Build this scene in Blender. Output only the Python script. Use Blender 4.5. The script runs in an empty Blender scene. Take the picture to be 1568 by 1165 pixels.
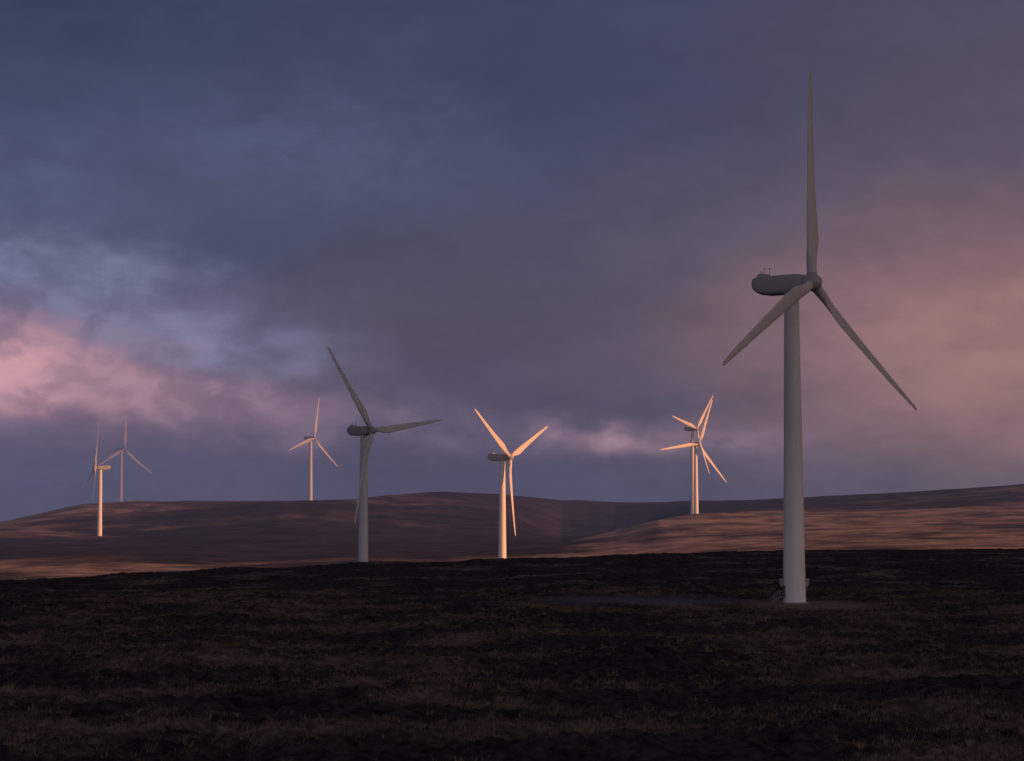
import bpy, math, numpy as np
from mathutils import Vector, Matrix
R = math.radians
rng = np.random.default_rng(7)
scene = bpy.context.scene
scene.view_settings.view_transform = 'Standard'
scene.view_settings.look = 'None'
scene.view_settings.exposure = 0
CAM_Z = 19.0
SUN_AZ = 110.0     # clockwise from +Y
SUN_EL = 12.0

def lin(c):
    return tuple(((v/255)/12.92 if v/255 <= .04045 else ((v/255+.055)/1.055)**2.4) for v in c)

# ---------------------------------------------------------------- node helper
class S:
    def __init__(s, nt, sock): s.nt, s.k = nt, sock
    def _m(s, op, *a, clamp=False):
        n = s.nt.nodes.new('ShaderNodeMath'); n.operation = op; n.use_clamp = clamp
        for i, v in enumerate((s,)+a):
            if isinstance(v, S): s.nt.links.new(v.k, n.inputs[i])
            else: n.inputs[i].default_value = v
        return S(s.nt, n.outputs[0])
    def __add__(s, o): return s._m('ADD', o)
    def __sub__(s, o): return s._m('SUBTRACT', o)
    def __mul__(s, o): return s._m('MULTIPLY', o)
    def __truediv__(s, o): return s._m('DIVIDE', o)
    __radd__ = __add__; __rmul__ = __mul__
    def neg(s): return s._m('MULTIPLY', -1.0)
    def exp(s): return s._m('EXPONENT')
    def mx(s, o): return s._m('MAXIMUM', o)
    def mn(s, o): return s._m('MINIMUM', o)
    def clamp(s): return s._m('ADD', 0.0, clamp=True)
    def smooth(s, a, b, lo=0.0, hi=1.0):
        n = s.nt.nodes.new('ShaderNodeMapRange'); n.interpolation_type = 'SMOOTHSTEP'
        s.nt.links.new(s.k, n.inputs[0])
        for i, v in enumerate((a, b, lo, hi)): n.inputs[i+1].default_value = v
        return S(s.nt, n.outputs[0])
def mixc(nt, f, a, b, mode='MIX'):
    n = nt.nodes.new('ShaderNodeMix'); n.data_type = 'RGBA'; n.blend_type = mode
    for i, v in ((0, f), (6, a), (7, b)):
        if isinstance(v, S): nt.links.new(v.k, n.inputs[i])
        elif i == 0: n.inputs[0].default_value = v
        else: n.inputs[i].default_value = (*v, 1)
    return S(nt, n.outputs[2])
def noise(nt, vec, scale, detail=4, rough=.5, dist=0.0, out=0):
    n = nt.nodes.new('ShaderNodeTexNoise')
    n.inputs['Scale'].default_value = scale; n.inputs['Detail'].default_value = detail
    n.inputs['Roughness'].default_value = rough; n.inputs['Distortion'].default_value = dist
    nt.links.new(vec.k, n.inputs['Vector'])
    return S(nt, n.outputs[out])
def scalev(nt, vec, s):
    n = nt.nodes.new('ShaderNodeVectorMath'); n.operation = 'MULTIPLY'
    nt.links.new(vec.k, n.inputs[0]); n.inputs[1].default_value = s
    return S(nt, n.outputs[0])
def ramp(nt, f, stops):
    n = nt.nodes.new('ShaderNodeValToRGB'); e = n.color_ramp.elements
    while len(e) > 1: e.remove(e[-1])
    e[0].position = stops[0][0]; e[0].color = (*stops[0][1], 1)
    for p, c in stops[1:]:
        x = e.new(p); x.color = (*c, 1)
    nt.links.new(f.k, n.inputs[0])
    return S(nt, n.outputs[0])
def sep(nt, v):
    n = nt.nodes.new('ShaderNodeSeparateXYZ'); nt.links.new(v.k, n.inputs[0])
    return [S(nt, n.outputs[i]) for i in range(3)]

# ---------------------------------------------------------------- world
w = bpy.data.worlds.new("World"); scene.world = w; w.use_nodes = True
w.cycles.sampling_method = 'MANUAL'; w.cycles.sample_map_resolution = 256
nt = w.node_tree; nt.nodes.clear()
tc = nt.nodes.new('ShaderNodeTexCoord'); d = S(nt, tc.outputs['Generated'])
x, y, z = sep(nt, d)
az = x._m('ARCTAN2', y)
U0 = (az*3.571).mx(-2.5).mn(2.5)
V0 = z._m('ARCSINE')*3.646
dn = scalev(nt, d, (1, 1, 2.2))
wv = noise(nt, dn, 7.0, 2, .5, 0, 1)
wx, wy, wz = sep(nt, wv)
wv2 = noise(nt, dn, 26.0, 3, .6, 0, 1)
qx, qy, qz = sep(nt, wv2)
U = U0 + (wx-.5)*.36 + (qx-.5)*.18
V = V0 + (wy-.5)*.18 + (qy-.5)*.10
Vs = (V*.5).clamp()
def col_ramp(lst): return ramp(nt, Vs, [(p/2, lin(c)) for p, c in lst])
Lc = col_ramp([(0,(82,82,107)),(.10,(94,88,114)),(.2,(112,98,122)),(.35,(101,98,127)),(.5,(83,88,117)),(.7,(68,75,104)),(1.0,(51,63,86)),(1.9,(42,50,72))])
Cc = col_ramp([(0,(80,79,103)),(.10,(81,78,102)),(.2,(83,78,100)),(.35,(83,78,97)),(.5,(78,78,98)),(.7,(70,73,97)),(1.0,(61,66,91)),(1.9,(46,52,74))])
Rc = col_ramp([(0,(92,86,104)),(.10,(110,94,106)),(.2,(136,107,111)),(.35,(138,106,111)),(.5,(118,95,105)),(.7,(93,83,100)),(1.0,(75,74,95)),(1.9,(52,54,74))])
c = mixc(nt, U.smooth(-.15, -1.0), Cc, Lc)
c = mixc(nt, U.smooth(.0, 1.05), c, Rc)
fb = noise(nt, scalev(nt, d, (1,1,2.0)), 16.0, 5, .58, .3)
f3 = noise(nt, scalev(nt, d, (1,1,1.5)), 34.0, 4, .52, .35)
def blob(c, px, py, sx, sy, col, k, nz=0.0, tilt=0.0, n_=None):
    n_ = n_ or fb
    cu, cv = (px-784)/784, (768-py)/768
    du = (U-cu); dv = (V-cv) - du*tilt
    g = ((du*(784/sx))*(du*(784/sx)) + (dv*(768/sy))*(dv*(768/sy))).neg().exp()*k
    if nz: g = g*(n_.smooth(.5-.24*nz, .5+.24*nz)*nz + (1-nz))*1.2
    return mixc(nt, g.clamp(), c, lin(col))
c = blob(c, 480, 230, 300, 130, (86,93,126), .5, .4)
c = blob(c, 20, 320, 130, 80, (92,98,132), .6, .4)
c = blob(c, 380, 380, 260, 55, (68,73,97), .6, .3)
c = blob(c, 700, 130, 500, 60, (57,63,88), .5, .5)
c = blob(c, 110, 448, 210, 56, (128,133,164), .72, .65, -.15, f3)
c = blob(c, 330, 525, 150, 50, (122,121,150), .65, .75, -.15, f3)
c = blob(c, 60, 568, 180, 52, (204,153,162), .9, .5, -.10, f3)
c = blob(c, 300, 604, 200, 32, (164,132,150), .75, .6, -.10, f3)
c = blob(c, 540, 645, 220, 26, (120,103,126), .5, .6, 0, f3)
c = blob(c, 940, 664, 110, 24, (154,127,142), .9, .45, -.05, f3)
c = blob(c, 1110, 672, 130, 17, (126,108,126), .7, .5, 0, f3)
c = blob(c, 960, 605, 260, 22, (80,76,97), .6, .3)
c = blob(c, 1540, 540, 260, 110, (158,122,119), .6, .3)
fb2 = noise(nt, scalev(nt, d, (1,1,2.6)), 5.0, 3, .5, .4)
lum = (fb-.5)*.34 + (fb2-.5)*.26 + (f3-.5)*.16 + 1.04
cc = nt.nodes.new('ShaderNodeVectorMath'); cc.operation = 'SCALE'
nt.links.new(c.k, cc.inputs[0]); nt.links.new(lum.k, cc.inputs[3])
# thin broken cloud behind the viewer, with the low-sun sky coming through it
sky = nt.nodes.new('ShaderNodeTexSky'); sky.sky_type = 'NISHITA'; sky.sun_disc = False
sky.sun_elevation = R(SUN_EL); sky.sun_rotation = R(SUN_AZ)
skc = mixc(nt, .25, S(nt, sky.outputs[0]), (6.5, 4.8, 5.2))
skm = mixc(nt, 1.0, skc, (.90, .78, .84), 'MULTIPLY')
bg1 = nt.nodes.new('ShaderNodeBackground'); bg1.inputs[1].default_value = 1.0
bg2 = nt.nodes.new('ShaderNodeBackground'); bg2.inputs[1].default_value = 0.10
nt.links.new(cc.outputs[0], bg1.inputs[0]); nt.links.new(skm.k, bg2.inputs[0])
ms = nt.nodes.new('ShaderNodeMixShader')
nt.links.new(y.smooth(.25, -.6).k, ms.inputs[0])
nt.links.new(bg1.outputs[0], ms.inputs[1]); nt.links.new(bg2.outputs[0], ms.inputs[2])
o = nt.nodes.new('ShaderNodeOutputWorld'); nt.links.new(ms.outputs[0], o.inputs[0])

# ---------------------------------------------------------------- sun
sd = bpy.data.lights.new('sun', 'SUN'); sd.energy = 5.0; sd.angle = R(.6); sd.color = (1, .40, .17)
so = bpy.data.objects.new('sun', sd); scene.collection.objects.link(so)
sv = Vector((math.sin(R(SUN_AZ))*math.cos(R(SUN_EL)), math.cos(R(SUN_AZ))*math.cos(R(SUN_EL)), math.sin(R(SUN_EL))))
so.rotation_euler = sv.to_track_quat('Z', 'Y').to_euler()

# ---------------------------------------------------------------- camera
cd = bpy.data.cameras.new('camera'); cd.sensor_width = 36; cd.lens = 36*2800/1568
cd.clip_start = .5; cd.clip_end = 60000
cam = bpy.data.objects.new('camera', cd); scene.collection.objects.link(cam)
cam.location = (0, 0, CAM_Z); cam.rotation_euler = (R(90+3.8), 0, 0)
scene.camera = cam

# ---------------------------------------------------------------- material helpers
def new_mat(name):
    m = bpy.data.materials.new(name); m.use_nodes = True; m.node_tree.nodes.clear()
    return m, m.node_tree
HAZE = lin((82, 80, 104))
def haze_finish(nt, shader, mist=0.0, k=7500.0, d0=800.0):  # paints distance haze into the material as a mixed-in glow
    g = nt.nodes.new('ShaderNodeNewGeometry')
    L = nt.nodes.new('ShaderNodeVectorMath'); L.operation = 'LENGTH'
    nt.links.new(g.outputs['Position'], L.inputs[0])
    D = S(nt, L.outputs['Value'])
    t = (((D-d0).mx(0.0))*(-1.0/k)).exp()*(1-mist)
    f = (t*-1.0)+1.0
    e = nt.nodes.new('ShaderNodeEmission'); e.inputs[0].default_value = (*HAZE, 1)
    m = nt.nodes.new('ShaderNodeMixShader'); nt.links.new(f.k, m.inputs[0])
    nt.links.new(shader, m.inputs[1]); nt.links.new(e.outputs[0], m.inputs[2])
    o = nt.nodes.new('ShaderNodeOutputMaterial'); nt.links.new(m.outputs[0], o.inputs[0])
def paint(name, base, rough=.45, mist=0.0, weather=.25, streaks=True, low=None):
    m, nt = new_mat(name)
    p = nt.nodes.new('ShaderNodeBsdfPrincipled'); p.inputs['Roughness'].default_value = rough
    p.inputs['Specular IOR Level'].default_value = .3
    t = nt.nodes.new('ShaderNodeTexCoord'); ob = S(nt, t.outputs['Object'])
    n2 = noise(nt, ob, .35, 3, .55)
    f = n2.smooth(.4, .8)*.5*weather
    if streaks:
        n1 = noise(nt, scalev(nt, ob, (1.6, 1.6, .10)), 1.0, 4, .6)
        f = f + n1.smooth(.42, .75)*.6*weather
    b0 = base
    if low:   # light gradient painted into the tower colour, paler at the foot
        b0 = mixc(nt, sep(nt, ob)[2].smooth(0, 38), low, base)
    dk = mixc(nt, 1.0, b0, (.55, .52, .48), 'MULTIPLY')
    c = mixc(nt, f, b0, dk)
    nt.links.new(c.k, p.inputs['Base Color'])
    haze_finish(nt, p.outputs[0], mist)
    return m

# ---------------------------------------------------------------- terrain
def perlin(x, y, seed=0):
    xi = np.floor(x).astype(np.int64); yi = np.floor(y).astype(np.int64)
    xf = x-xi; yf = y-yi
    def g(ix, iy, fx, fy):
        h = (ix*374761393 + iy*668265263 + seed*1442695041) & 0xffffffff
        h = ((h ^ (h >> 13))*1274126177) & 0xffffffff
        h = h ^ (h >> 16)
        a = (h & 0xffff)/65536.0*2*np.pi
        return np.cos(a)*fx + np.sin(a)*fy
    u = xf*xf*xf*(xf*(xf*6-15)+10); v = yf*yf*yf*(yf*(yf*6-15)+10)
    a = g(xi, yi, xf, yf); b = g(xi+1, yi, xf-1, yf)
    c_ = g(xi, yi+1, xf, yf-1); d_ = g(xi+1, yi+1, xf-1, yf-1)
    return ((a*(1-u)+b*u)*(1-v) + (c_*(1-u)+d_*u)*v)*1.4
def fbm(x, y, s, octv=3, seed=0):
    r = 0; a = 1.0
    for i in range(octv):
        r = r + a*perlin(x/s, y/s, seed+i*17); s *= .5; a *= .5
    return r
def Z(row, D): return CAM_Z-(row-768.5)/2800*D
cols = {
 -900:(430,886,-24,862,1540,830,None,1800,812),
 0:(480,886,-22,850,1540,822,None,1850,797),
 60:(492,884,-21,848,1540,822,None,1880,785),
 130:(505,881,-21,846,1530,826,None,1900,771),
 200:(520,877.5,-21,846,1530,824,None,1900,766),
 320:(540,872,-21,847,1540,812,None,1850,766),
 430:(560,868,-20,847,1540,806,None,1780,766.5),
 540:(580,864,-19,846,1540,808,None,1800,765),
 620:(595,861,-19,845,1540,812,None,1950,758),
 680:(605,859.5,-18.5,844,1540,815,None,2000,753),
 770:(622,857,-18.5,842,1500,822,None,2100,757),
 860:(640,853.5,-17.5,838,1450,828,-13,2200,765),
 940:(655,850,-16,832,1450,812,-10,2250,768.5),
 1010:(668,848,-14,824,1450,797,-4,2200,769),
 1070:(680,846,-12,819,1540,786,8,2100,767),
 1200:(705,843,-9,813,1540,784,None,2000,764),
 1340:(730,840.5,-8,810,1540,783,None,2000,758),
 1500:(752,838.5,-8,807,1540,779,None,2000,748),
 1568:(760,838,-8,806,1540,778,None,2000,742),
 2300:(780,836,-8,800,1540,770,None,2000,725)}
ks = sorted(cols); U_c = np.array([(k-784)/2800 for k in ks])
LD = []; LZ = []
for k in ks:
    rD, rR, z5, r6, D7, r7, z7b, D8, r8 = cols[k]
    z7 = Z(r7, D7); z8 = Z(r8, D8)
    if z7b is None:
        z7b = z7+(z8-z7)*(1720-D7)/(D8-D7)*1.12 if D8 > 1730 else z8
    rz = Z(rR, rD)
    LD.append([0, 110, 220, 343, rD-60, rD, rD+110, 950, 1250, D7, 1720, D8, D8+500, 4200, 30000])
    LZ.append([8.5, 3.4, .9, .15, rz+.15, rz, -12.5 if rD < 640 else -9, z5, Z(r6, 1250), z7, z7b, z8, z8-32, -75, -400])
LD = np.array(LD, float); LZ = np.array(LZ, float)
LD[:, 10] = np.minimum(LD[:, 10], LD[:, 11]-40)
def base_h(X, Y):
    D = np.hypot(X, Y)
    u = np.tan(np.clip(np.arctan2(X, Y), -1.2, 1.2))
    u = np.clip(u, U_c[0], U_c[-1])
    Dl = [np.interp(u, U_c, LD[:, i]) for i in range(LD.shape[1])]
    Zl = [np.interp(u, U_c, LZ[:, i]) for i in range(LD.shape[1])]
    n = len(Dl); m = []
    sl = [(Zl[i+1]-Zl[i])/(Dl[i+1]-Dl[i]) for i in range(n-1)]
    for i in range(n):
        if i == 0: m.append(sl[0])
        elif i == n-1: m.append(sl[-1])
        else:
            pr = sl[i-1]*sl[i]
            m.append(np.where(pr > 0, 2*pr/np.where(np.abs(sl[i-1]+sl[i]) < 1e-9, 1e-9, sl[i-1]+sl[i]), 0))
    out = np.full_like(D, 0.0)
    for i in range(n-1):
        h = Dl[i+1]-Dl[i]; t = np.clip((D-Dl[i])/h, 0, 1)
        v = (2*t**3-3*t**2+1)*Zl[i]+(t**3-2*t**2+t)*h*m[i]+(-2*t**3+3*t**2)*Zl[i+1]+(t**3-t**2)*h*m[i+1]
        out = np.where((D >= Dl[i]) & (D <= Dl[i+1]), v, out)
    out = np.where(D > Dl[-1], Zl[-1], out)
    return out
def pad_mask(X, Y):
    r = np.hypot(X-55, (Y-341)*.8)
    pad = np.clip(1-(r-7)/8, 0, 1)
    nz = fbm(X, Y, 14, 3, 63)
    hs = np.clip(1.3-np.hypot((X-25)/22, (Y-349)/13)+.35*nz, 0, 1)*.85
    yc = 322+1.5*np.sin(X/13.0)
    tr = np.clip(1-(np.abs(Y-yc)-1.5)/1.6, 0, 1)*np.clip((X+58)/5, 0, 1)*np.clip((-30-X)/5, 0, 1)*np.clip(.8+nz, 0, 1)
    return pad, np.maximum(hs, tr)
def height(X, Y):
    D = np.hypot(X, Y)
    h = base_h(X, Y)
    pad, tr = pad_mask(X, Y)
    near = np.clip((1100-D)/500, 0, 1)
    calm = 1-np.maximum(pad, tr)*.92
    rough = fbm(X, Y, 34, 3, 3)*.85 + fbm(X, Y*1.4, 7.5, 3, 11)*.42
    hag = fbm(X+40, Y*1.6, 19, 3, 29)
    rough = rough - 1.4*np.clip(1-np.abs(hag+.08)/.11, 0, 1)**1.3*np.clip(fbm(X, Y, 60, 2, 41)+.3, 0, 1)
    tus = np.abs(fbm(X, Y, 2.4, 3, 53))
    rough = rough + tus*.6 - .12
    edge = np.clip((D-380)/150, 0, 1)
    h = h + rough*near*calm*(1-.25*edge)
    far = np.clip((D-850)/400, 0, 1)
    h = h + far*(fbm(X, Y*1.5, 260, 4, 71)*1.4 + np.abs(fbm(X, Y, 60, 3, 77))*.8)*np.clip((6000-D)/3000, .1, 1)
    return h
azd = np.concatenate([np.radians(np.linspace(-180, -19, 60, endpoint=False)), np.radians(np.linspace(-19, 19, 640)), np.radians(np.linspace(19, 180, 60, endpoint=False)[1:])])
rad = [3.0]
while rad[-1] < 25000:
    r = rad[-1]
    st = 3+r*.1 if r < 85 else (.45 if r < 300 else (1.0 if r < 850 else (5.0 if r < 2350 else r*.05)))
    rad.append(r+st)
rad = np.array(rad)
A, RR = np.meshgrid(azd, rad)
X = (np.sin(A)*RR).ravel(); Y = (np.cos(A)*RR).ravel()
Zh = height(X, Y)
nc, nr = len(azd), len(rad)
co = np.stack([X, Y, Zh], 1)
co = np.vstack([co, [[0, 0, float(height(np.array([0.]), np.array([1.]))[0])]]])
i = np.arange(nr-1)[:, None]*nc; j = np.arange(nc)[None, :]; j2 = (j+1) % nc
quads = np.stack([i+j, i+nc+j, i+nc+j2, i+j2], -1).reshape(-1, 4)[:, ::-1]
tri = np.stack([np.full(nc, nr*nc), (np.arange(nc)+1) % nc, np.arange(nc)], 1)
def mk_mesh(name, co, loops, starts, totals, smooth=True):
    me = bpy.data.meshes.new(name)
    me.vertices.add(len(co)); me.vertices.foreach_set('co', np.ascontiguousarray(co, dtype=np.float32).ravel())
    me.loops.add(len(loops)); me.loops.foreach_set('vertex_index', np.ascontiguousarray(loops, dtype=np.int32))
    me.polygons.add(len(starts)); me.polygons.foreach_set('loop_start', np.ascontiguousarray(starts, dtype=np.int32))
    me.polygons.foreach_set('loop_total', np.ascontiguousarray(totals, dtype=np.int32))
    me.polygons.foreach_set('use_smooth', np.full(len(starts), smooth))
    me.update(calc_edges=True)
    return me
loops = np.concatenate([quads.ravel(), tri.ravel()])
tot = np.concatenate([np.full(len(quads), 4), np.full(len(tri), 3)])
st = np.concatenate([[0], np.cumsum(tot)[:-1]])
me = mk_mesh('moorland_ground', co, loops, st, tot)
ground = bpy.data.objects.new('moorland_ground', me); scene.collection.objects.link(ground)
XX, YY = co[:, 0], co[:, 1]; D = np.hypot(XX, YY)
pad, tr = pad_mask(XX, YY)
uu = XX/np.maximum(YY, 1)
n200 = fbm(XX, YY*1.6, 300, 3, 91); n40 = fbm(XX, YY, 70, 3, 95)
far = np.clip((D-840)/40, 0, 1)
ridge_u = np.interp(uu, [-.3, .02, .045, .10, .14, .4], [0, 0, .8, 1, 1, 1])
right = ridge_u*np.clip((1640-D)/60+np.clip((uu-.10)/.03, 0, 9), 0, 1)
left = np.interp(D, [800, 1130, 1220, 1400, 1520, 1600, 1700, 1790, 1950, 2500], [1, 1, .08, .0, .05, .50, .25, .7, .9, .4])  # bands paint sunlit strips and valley cloud shadow into the far mask
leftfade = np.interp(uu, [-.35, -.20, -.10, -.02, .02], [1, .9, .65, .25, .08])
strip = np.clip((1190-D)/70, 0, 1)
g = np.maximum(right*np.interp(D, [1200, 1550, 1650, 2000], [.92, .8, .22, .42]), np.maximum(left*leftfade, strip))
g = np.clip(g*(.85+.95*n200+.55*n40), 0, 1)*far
near_g = np.clip(.08+.75*fbm(XX, YY*1.3, 26, 4, 15)+.18*np.clip((260-D)/160, 0, 1), 0, 1)
hagc = np.clip(1-np.abs(fbm(XX+40, YY*1.6, 19, 3, 29)+.08)/.14, 0, 1)*np.clip(fbm(XX, YY, 60, 2, 41)+.35, 0, 1)
for nm, arr in (('grass_and_shade', g), ('near_grass', near_g*(1-far)), ('track', tr), ('pad', pad), ('peat', np.clip(hagc*1.7, 0, 1)*(1-far))):
    a = me.attributes.new(nm, 'FLOAT', 'POINT'); a.data.foreach_set('value', arr.astype(np.float32))
m, nt = new_mat('moorland')
def attr(n):
    a = nt.nodes.new('ShaderNodeAttribute'); a.attribute_name = n; return S(nt, a.outputs['Fac'])
gm = nt.nodes.new('ShaderNodeNewGeometry'); P = S(nt, gm.outputs['Position'])
nA = noise(nt, P, .9, 5, .65); nB = noise(nt, scalev(nt, P, (.6, 1, 1)), .13, 5, .6); nC = noise(nt, P, .03, 6, .6)
heather = mixc(nt, nA.smooth(.35, .68), (.015, .011, .012), (.060, .042, .040))
straw = mixc(nt, nA.smooth(.3, .7), (.076, .053, .041), (.25, .175, .128))
c1 = mixc(nt, ((attr('near_grass')+(nB-.5)*1.7)).smooth(.12, .78)*.8, heather, straw)
c1 = mixc(nt, attr('peat')*.92, c1, (.008, .007, .008))
fardark = mixc(nt, nC.smooth(.3, .7), (.022, .020, .023), (.048, .040, .040))  # dark far tone doubles as painted cloud shadow
fargrass_lit = mixc(nt, nC.smooth(.33, .68), (.11, .086, .07), (.36, .27, .21))
c2 = mixc(nt, (attr('grass_and_shade')+(nC-.5)*.4).smooth(.1, .85), fardark, fargrass_lit)
L = nt.nodes.new('ShaderNodeVectorMath'); L.operation = 'LENGTH'; nt.links.new(P.k, L.inputs[0])
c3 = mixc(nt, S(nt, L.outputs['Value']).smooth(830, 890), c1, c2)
c3 = mixc(nt, (attr('track')*(nA*1.0+.35)).clamp(), c3, (.14, .118, .125))
c3 = mixc(nt, (attr('pad')*(nA*1.3)).clamp(), c3, (.24, .16, .11))
p = nt.nodes.new('ShaderNodeBsdfPrincipled'); p.inputs['Roughness'].default_value = 1; p.inputs['Specular IOR Level'].default_value = .05
nt.links.new(c3.k, p.inputs['Base Color'])
b = nt.nodes.new('ShaderNodeBump'); b.inputs['Strength'].default_value = .8; b.inputs['Distance'].default_value = .35
bh = nA + nB*2.0
nt.links.new(bh.k, b.inputs['Height'])
b2 = nt.nodes.new('ShaderNodeBump'); b2.inputs['Strength'].default_value = .5; b2.inputs['Distance'].default_value = 3.0
nt.links.new(nC.k, b2.inputs['Height']); nt.links.new(b.outputs[0], b2.inputs['Normal'])
nt.links.new(b2.outputs[0], p.inputs['Normal'])
haze_finish(nt, p.outputs[0], 0.0, 4400, 800)
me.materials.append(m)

# ---------------------------------------------------------------- moor grass tufts (one object)
NT = 60000
r = np.sqrt(rng.uniform(85**2, 400**2, NT*2)); a = np.radians(rng.uniform(-19, 19, NT*2))
tx, ty = np.sin(a)*r, np.cos(a)*r
keep = (fbm(tx, ty*1.3, 26, 4, 15)*.9 + rng.uniform(-.25, .3, NT*2) > .0) & (np.maximum(*pad_mask(tx, ty)) < .3)
tx, ty = tx[keep][:NT], ty[keep][:NT]; n = len(tx); tz = height(tx, ty)
B = 6
bx = np.repeat(tx, B); by = np.repeat(ty, B); bz = np.repeat(tz, B)
ang = rng.uniform(0, 2*np.pi, n*B); rr = rng.uniform(.02, .28, n*B); hh = rng.uniform(.18, .5, n*B)*np.repeat(rng.uniform(.6, 1.3, n), B)
cx, cy = bx+np.cos(ang)*rr, by+np.sin(ang)*rr
wd = rng.uniform(.03, .08, n*B); a2 = rng.uniform(0, 2*np.pi, n*B)
v1 = np.stack([cx-np.cos(a2)*wd, cy-np.sin(a2)*wd, bz-.08], 1)
v2 = np.stack([cx+np.cos(a2)*wd, cy+np.sin(a2)*wd, bz-.08], 1)
v3 = np.stack([cx+np.cos(ang)*hh*.5+.12*hh, cy+np.sin(ang)*hh*.5, bz+hh], 1)
vv = np.stack([v1, v2, v3], 1).reshape(-1, 3)
gme = mk_mesh('moor_grass', vv, np.arange(len(vv)), np.arange(0, len(vv), 3), np.full(len(vv)//3, 3), False)
m, nt = new_mat('dry_moor_grass')
gm = nt.nodes.new('ShaderNodeNewGeometry'); P = S(nt, gm.outputs['Position'])
c = mixc(nt, noise(nt, P, .25, 4, .6).smooth(.35, .65), (.038, .028, .024), (.20, .138, .10))
p = nt.nodes.new('ShaderNodeBsdfPrincipled'); p.inputs['Roughness'].default_value = .9; p.inputs['Specular IOR Level'].default_value = .1
nt.links.new(c.k, p.inputs['Base Color']); haze_finish(nt, p.outputs[0])
gme.materials.append(m)
go = bpy.data.objects.new('moor_grass', gme); scene.collection.objects.link(go)

# ---------------------------------------------------------------- turbine parts
def add(name, verts, faces, mats, parent, smooth=True, fm=None, sharp=None):
    me = bpy.data.meshes.new(name); me.from_pydata([tuple(v) for v in verts], [], faces)
    for m in mats: me.materials.append(m)
    for q in me.polygons: q.use_smooth = smooth
    me.update()
    if sharp is not None:
        me.set_sharp_from_angle(angle=R(sharp))
    ob = bpy.data.objects.new(name, me); scene.collection.objects.link(ob); ob.parent = parent
    return ob
def loft(rings, cap=True):
    vs = []; fs = []; n = len(rings[0])
    for r_ in rings: vs += [tuple(p) for p in r_]
    for i in range(len(rings)-1):
        for j in range(n):
            a, b_ = i*n+j, i*n+(j+1) % n
            fs.append((a, b_, b_+n, a+n))
    if cap:
        fs.append(tuple(range(n-1, -1, -1))); fs.append(tuple(range((len(rings)-1)*n, len(rings)*n)))
    return vs, fs
def circ(r, z, n=64): return [(r*math.cos(2*math.pi*i/n), r*math.sin(2*math.pi*i/n), z) for i in range(n)]
def box(cx, cy, cz, sx, sy, sz):
    v = [(cx+a*sx/2, cy+b_*sy/2, cz+c_*sz/2) for a in (-1, 1) for b_ in (-1, 1) for c_ in (-1, 1)]
    f = [(0,1,3,2),(4,6,7,5),(0,4,5,1),(2,3,7,6),(0,2,6,4),(1,5,7,3)]
    return v, f
def tube(p, q, r=.03, n=8):
    p, q = Vector(p), Vector(q); dd = (q-p).normalized()
    a = dd.orthogonal().normalized(); b_ = dd.cross(a)
    rings = [[tuple(c_+a*r*math.cos(2*math.pi*i/n)+b_*r*math.sin(2*math.pi*i/n)) for i in range(n)] for c_ in (p, q)]
    return loft(rings)
def join(parts):
    V_, F_ = [], []
    for v, f in parts:
        o_ = len(V_); V_ += list(v); F_ += [tuple(i+o_ for i in q) for q in f]
    return V_, F_

def blade_mesh(L):
    st = [0, .02, .045, .08, .12, .16, .2, .26, .34, .44, .54, .64, .74, .84, .91, .96, .985, 1.0]
    ch = [1.9, 1.9, 1.92, 2.15, 2.6, 2.95, 3.1, 3.0, 2.7, 2.38, 2.10, 1.84, 1.58, 1.32, 1.1, .90, .70, .30]
    th = [1.9, 1.9, 1.85, 1.7, 1.4, 1.15, .98, .84, .72, .60, .50, .42, .35, .28, .23, .18, .14, .06]
    tw = [14, 14, 14, 14, 13, 12, 11, 9, 7, 5.5, 4, 3, 2, 1.3, .8, .4, .2, 0]
    ss = np.concatenate([np.linspace(0, .2, 24), np.linspace(.2, .95, 30)[1:], np.linspace(.95, 1, 7)[1:]])
    rings = []; n = 36
    for s_ in ss:
        c_, t_, w_ = (float(np.interp(s_, st, q)) for q in (ch, th, tw))
        k = min(1, max(0, (s_-.04)/.14)); k = k*k*(3-2*k); ring = []
        for i in range(n):
            an = 2*math.pi*(i+.5)/n
            xe = math.cos(an)*.5; ye = math.sin(an)*.5
            xx = (xe+.5)
            # elliptical nose running to a thin blunt trailing edge
            yt = abs(math.sin(an))*.5*(1-.45*xx)
            ya = yt if ye >= 0 else -yt*.8
            X_ = xe*c_ + k*c_*.18; Y_ = (ye*(1-k)+ya*k)*t_
            a = R(w_+3)
            ring.append((X_*math.cos(a)-Y_*math.sin(a), X_*math.sin(a)+Y_*math.cos(a)+ 2.0*s_**1.5, 1.1+s_*(L-1.1)))
        rings.append(ring)
    return loft(rings)

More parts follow.
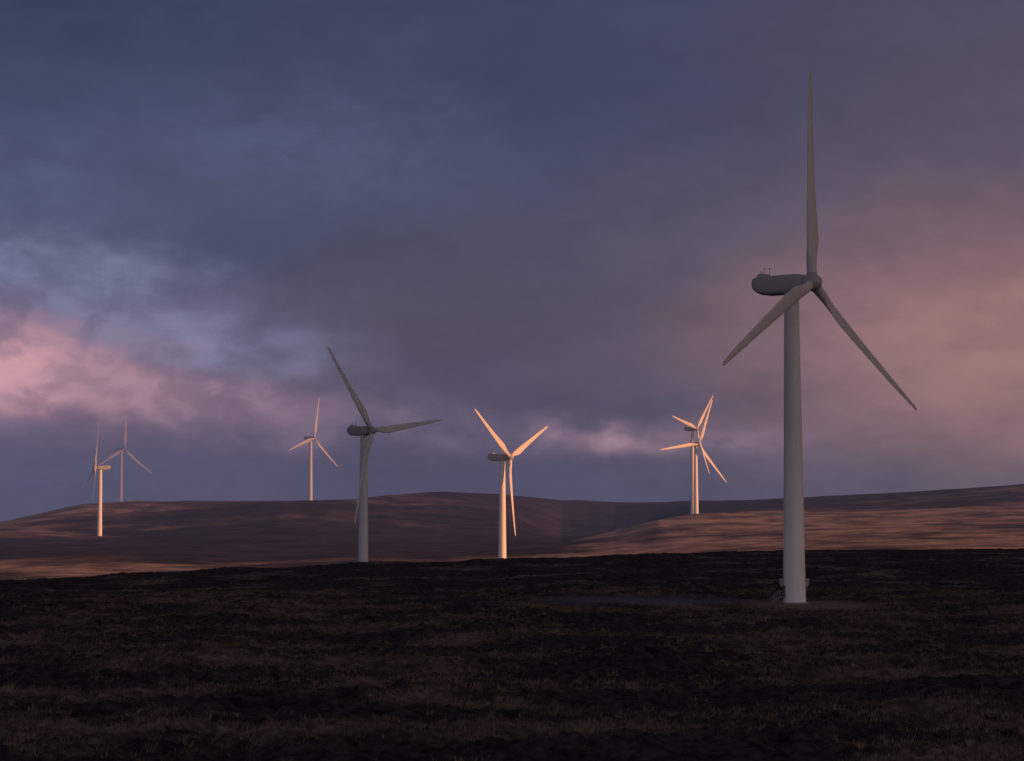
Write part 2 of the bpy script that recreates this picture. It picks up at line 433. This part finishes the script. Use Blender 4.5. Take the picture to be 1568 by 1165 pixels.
def turbine(x, y, hubz, psi, theta, scale=1.0, mist=0.0, detail=False, base=(.60, .60, .60), L=40.0, low=None):  # base is warmed and paled on sunlit turbines, painting in the sun
    gz = float(height(np.array([x]), np.array([y]))[0])
    H = hubz-gz
    e = bpy.data.objects.new('wind_turbine', None); scene.collection.objects.link(e)
    e.location = (x, y, gz); e.rotation_euler = (0, 0, -R(90-psi)); e.empty_display_size = 5
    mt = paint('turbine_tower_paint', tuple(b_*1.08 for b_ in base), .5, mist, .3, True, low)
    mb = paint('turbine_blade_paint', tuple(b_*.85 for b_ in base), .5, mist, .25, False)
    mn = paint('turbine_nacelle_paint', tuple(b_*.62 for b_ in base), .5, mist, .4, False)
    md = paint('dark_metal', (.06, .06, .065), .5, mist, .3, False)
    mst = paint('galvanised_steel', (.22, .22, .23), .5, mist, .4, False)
    top = H-1.75*scale; rb, rt = 2.10*scale, 1.36*scale
    joints = [.12, .345, .60, .82]
    def rr_(t): return rb+(rt-rb)*t
    # one smooth shell, with thin flange rings set proud of it at the section joints
    tz_ = [-3]+[top*t/24 for t in range(25)]
    v, f = loft([circ(rr_(max(0, zz)/top), zz) for zz in tz_])
    add('tower', v, f, [mt], e, sharp=40)
    parts = []
    for t in joints:
        zz = top*t; q = rr_(t)
        parts.append(loft([circ(q-.02, zz-.11), circ(q+.022, zz-.09), circ(q+.022, zz+.09), circ(q-.02, zz+.11)]))
    parts.append(loft([circ(rt-.02, top-.5), circ(rt+.09, top-.45), circ(rt+.09, top+.02), circ(rt-.1, top+.03)]))
    v, f = join(parts); add('tower_flanges', v, f, [mt], e, sharp=30)
    v, f = loft([circ(rb+.6, -1.5), circ(rb+.6, .15), circ(rb+.5, .22), circ(rb+.5, .221)])
    add('foundation', v, f, [mst], e, sharp=35)
    rings = []; n = 40
    stn = [(3.0, .15, 1.12, 1.15), (2.7, .1, 1.4, 1.45), (2.0, .0, 1.62, 1.7), (.8, -.05, 1.75, 1.85), (-2, -.05, 1.8, 1.88), (-4.6, -.02, 1.8, 1.85), (-6.2, .08, 1.76, 1.72), (-7.2, .3, 1.62, 1.45), (-7.85, .5, 1.36, 1.1), (-8.15, .62, .95, .7), (-8.22, .66, .5, .35)]
    for xs, zc, hw, hh_ in stn:
        ring = []
        for i in range(n):
            a = 2*math.pi*i/n; ca, sa = math.cos(a), math.sin(a); ex = .5
            ring.append((xs*scale, scale*hw*math.copysign(abs(ca)**ex, ca), H+scale*(zc+hh_*math.copysign(abs(sa)**ex, sa))))
        rings.append(ring)
    v, f = loft(rings)
    add('nacelle', v, f, [mn], e, sharp=50)
    parts = []
    rings = []
    for xs, h_ in ((-4.7, .02), (-5.0, .35), (-5.4, .62), (-6.3, .72), (-6.7, .6), (-6.9, .05)):
        rings.append([(xs*scale, yy*scale, H+scale*(1.7+zz)) for yy, zz in ((-1.1, -.1), (1.1, -.1), (1.1, h_*.8), (.8, h_), (-.8, h_), (-1.1, h_*.8))])
    v, f = loft(rings); add('roof_cooler', v, f, [mn], e, smooth=False)
    for yy, xs in ((-.5, -5.6), (.5, -5.0), (.0, -6.5)):
        hh_ = 1.5 if yy else .9
        parts.append(tube((xs*scale, yy*scale, H+1.8*scale), (xs*scale, yy*scale, H+scale*(2.0+hh_)), .04))
        parts.append(tube(((xs-.2)*scale, yy*scale, H+scale*(1.9+hh_)), ((xs+.2)*scale, yy*scale, H+scale*(1.9+hh_)), .04))
    v, f = join(parts); add('wind_sensors', v, f, [md], e, smooth=False)
    tl = R(5)
    ax = Vector((math.cos(tl), 0, math.sin(tl))); zz_ = Vector((-math.sin(tl), 0, math.cos(tl))); yy_ = Vector((0, 1, 0))
    hub = Vector((4.5*scale, 0, H))
    rings = []
    for t, q in ((-1.6, 1.15), (-1.45, 1.3), (-1.2, 1.5), (-.2, 1.62), (.5, 1.55), (1.1, 1.3), (1.5, .98), (1.8, .6), (1.93, .25), (1.95, .05)):
        rings.append([tuple(hub+ax*t*scale+(yy_*math.cos(2*math.pi*i/36)+zz_*math.sin(2*math.pi*i/36))*q*scale) for i in range(36)])
    v, f = loft(rings); add('hub_spinner', v, f, [mn], e, sharp=60)
    bv, bf = blade_mesh(L)
    for k in range(3):
        th = R(theta+120*k)
        sp = yy_*math.cos(th)+zz_*math.sin(th)
        cr = ax.cross(sp)
        vs = [tuple(hub+(cr*(-p_[0])+ax*p_[1]*1.0+sp*p_[2])*scale) for p_ in bv]
        add('blade_%d' % (k+1), vs, bf, [mb], e, smooth=False)
        rings = [[tuple(hub+(sp*s_+(ax*math.cos(2*math.pi*i/28)+cr*math.sin(2*math.pi*i/28))*1.02)*scale) for i in range(28)] for s_ in (.6, 1.75)]
        v, f = loft(rings); add('blade_collar_%d' % (k+1), v, f, [mn], e, sharp=40)
    if detail:
        parts = []
        for sgn in (1, -1):
            a = R(90-psi) + (0 if sgn > 0 else math.pi)
            cx, cy = math.cos(a)*(rb+.3), math.sin(a)*(rb+.3)
            v, f = box(0, 0, 0, .6, .8, 1.1)
            M = Matrix.Translation((cx, cy, 4.0)) @ Matrix.Rotation(a, 4, 'Z')
            parts.append(([tuple(M @ Vector(p_)) for p_ in v], f))
            v, f = box(-.1, 0, -.75, .4, .45, .4); parts.append(([tuple(M @ Vector(p_)) for p_ in v], f))
        v, f = join(parts); add('tower_cabinets', v, f, [mn], e, smooth=False)
        a = R(90-psi)+math.pi+R(14)
        M = Matrix.Rotation(a, 4, 'Z')
        v, f = box(rb+.0, 0, 2.3, .16, .9, 2.0)
        add('door', [tuple(M @ Vector(p_)) for p_ in v], f, [md], e, smooth=False)
        parts = [box(rb+.55, 0, 1.2, 1.0, 1.2, .06)]
        for i in range(6):
            parts.append(box(rb+1.18+i*.25, 0, 1.02-i*.19, .25, .9, .05))
        for sy in (-.58, .58):
            parts.append(tube((rb+.1, sy, 2.25), (rb+1.05, sy, 2.25), .035)); parts.append(tube((rb+.1, sy, 1.75), (rb+1.05, sy, 1.75), .03))
            parts.append(tube((rb+1.05, sy, 2.25), (rb+2.65, sy, 1.05), .035))
            parts.append(tube((rb+1.05, sy, 1.15), (rb+2.65, sy, -.05), .05))
            for t in (0, .5, 1):
                xx, zz = rb+1.05+1.6*t, 1.15-1.2*t
                parts.append(tube((xx, sy, zz), (xx, sy, zz+1.1), .035))
        v, f = join(parts)
        add('entrance_steps', [tuple(M @ Vector(p_)) for p_ in v], f, [mst], e, smooth=False)
    return e
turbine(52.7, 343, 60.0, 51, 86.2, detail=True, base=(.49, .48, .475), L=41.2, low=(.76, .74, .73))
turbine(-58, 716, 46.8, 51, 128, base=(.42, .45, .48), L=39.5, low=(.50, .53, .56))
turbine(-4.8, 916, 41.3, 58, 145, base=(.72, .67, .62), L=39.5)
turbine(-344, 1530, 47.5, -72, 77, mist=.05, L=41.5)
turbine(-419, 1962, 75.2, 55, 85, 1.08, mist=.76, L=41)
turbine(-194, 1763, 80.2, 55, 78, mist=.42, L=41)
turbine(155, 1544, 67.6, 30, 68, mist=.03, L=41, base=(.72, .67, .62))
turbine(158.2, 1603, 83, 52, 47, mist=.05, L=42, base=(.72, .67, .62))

# ---------------------------------------------------------------- unseen cloud towards the sun, added and shaped to shade the foreground
s2 = Vector((math.sin(R(SUN_AZ)), math.cos(R(SUN_AZ)), 0)); q2 = Vector((s2.y, -s2.x, 0))
if q2.y > 0: q2 = -q2
hwid = 1000
cen = Vector((0, 862, 0)) + s2*3000 + q2*hwid + Vector((0, 0, 3000*math.tan(R(SUN_EL))+60))
nu, nv = 160, 80; vs = []
for iv in range(nv+1):
    ph = -math.pi/2+math.pi*iv/nv
    for iu in range(nu):
        t = 2*math.pi*iu/nu
        def sp_(v_, e_): return math.copysign(abs(v_)**e_, v_)
        a_ = sp_(math.cos(ph), .3)*sp_(math.cos(t), .3); b_ = sp_(math.cos(ph), .3)*sp_(math.sin(t), .6); c_ = sp_(math.sin(ph), .5)
        vs.append(cen+q2*a_*hwid+s2*b_*320+Vector((0, 0, c_*300)))
arr = np.array([tuple(v) for v in vs]); cn = np.array(tuple(cen)); dirv = arr-cn; dirv /= np.linalg.norm(dirv, axis=1)[:, None]
arr = arr+dirv*(fbm(arr[:, 0]+arr[:, 2]*.7, arr[:, 1]+arr[:, 2]*1.3, 260, 4, 5)*16)[:, None]
fs = [(iv*nu+iu, iv*nu+(iu+1) % nu, (iv+1)*nu+(iu+1) % nu, (iv+1)*nu+iu) for iv in range(nv) for iu in range(nu)]
cme = bpy.data.meshes.new('shade_cloud'); cme.from_pydata([tuple(v) for v in arr], [], fs)
for q in cme.polygons: q.use_smooth = True
m, nt = new_mat('cloud'); p = nt.nodes.new('ShaderNodeBsdfDiffuse')
gm = nt.nodes.new('ShaderNodeNewGeometry')
c = mixc(nt, noise(nt, S(nt, gm.outputs['Position']), .006, 6, .6), (.35, .35, .42), (.7, .66, .68)); nt.links.new(c.k, p.inputs[0])
haze_finish(nt, p.outputs[0]); cme.materials.append(m)
cob = bpy.data.objects.new('shade_cloud', cme); scene.collection.objects.link(cob)
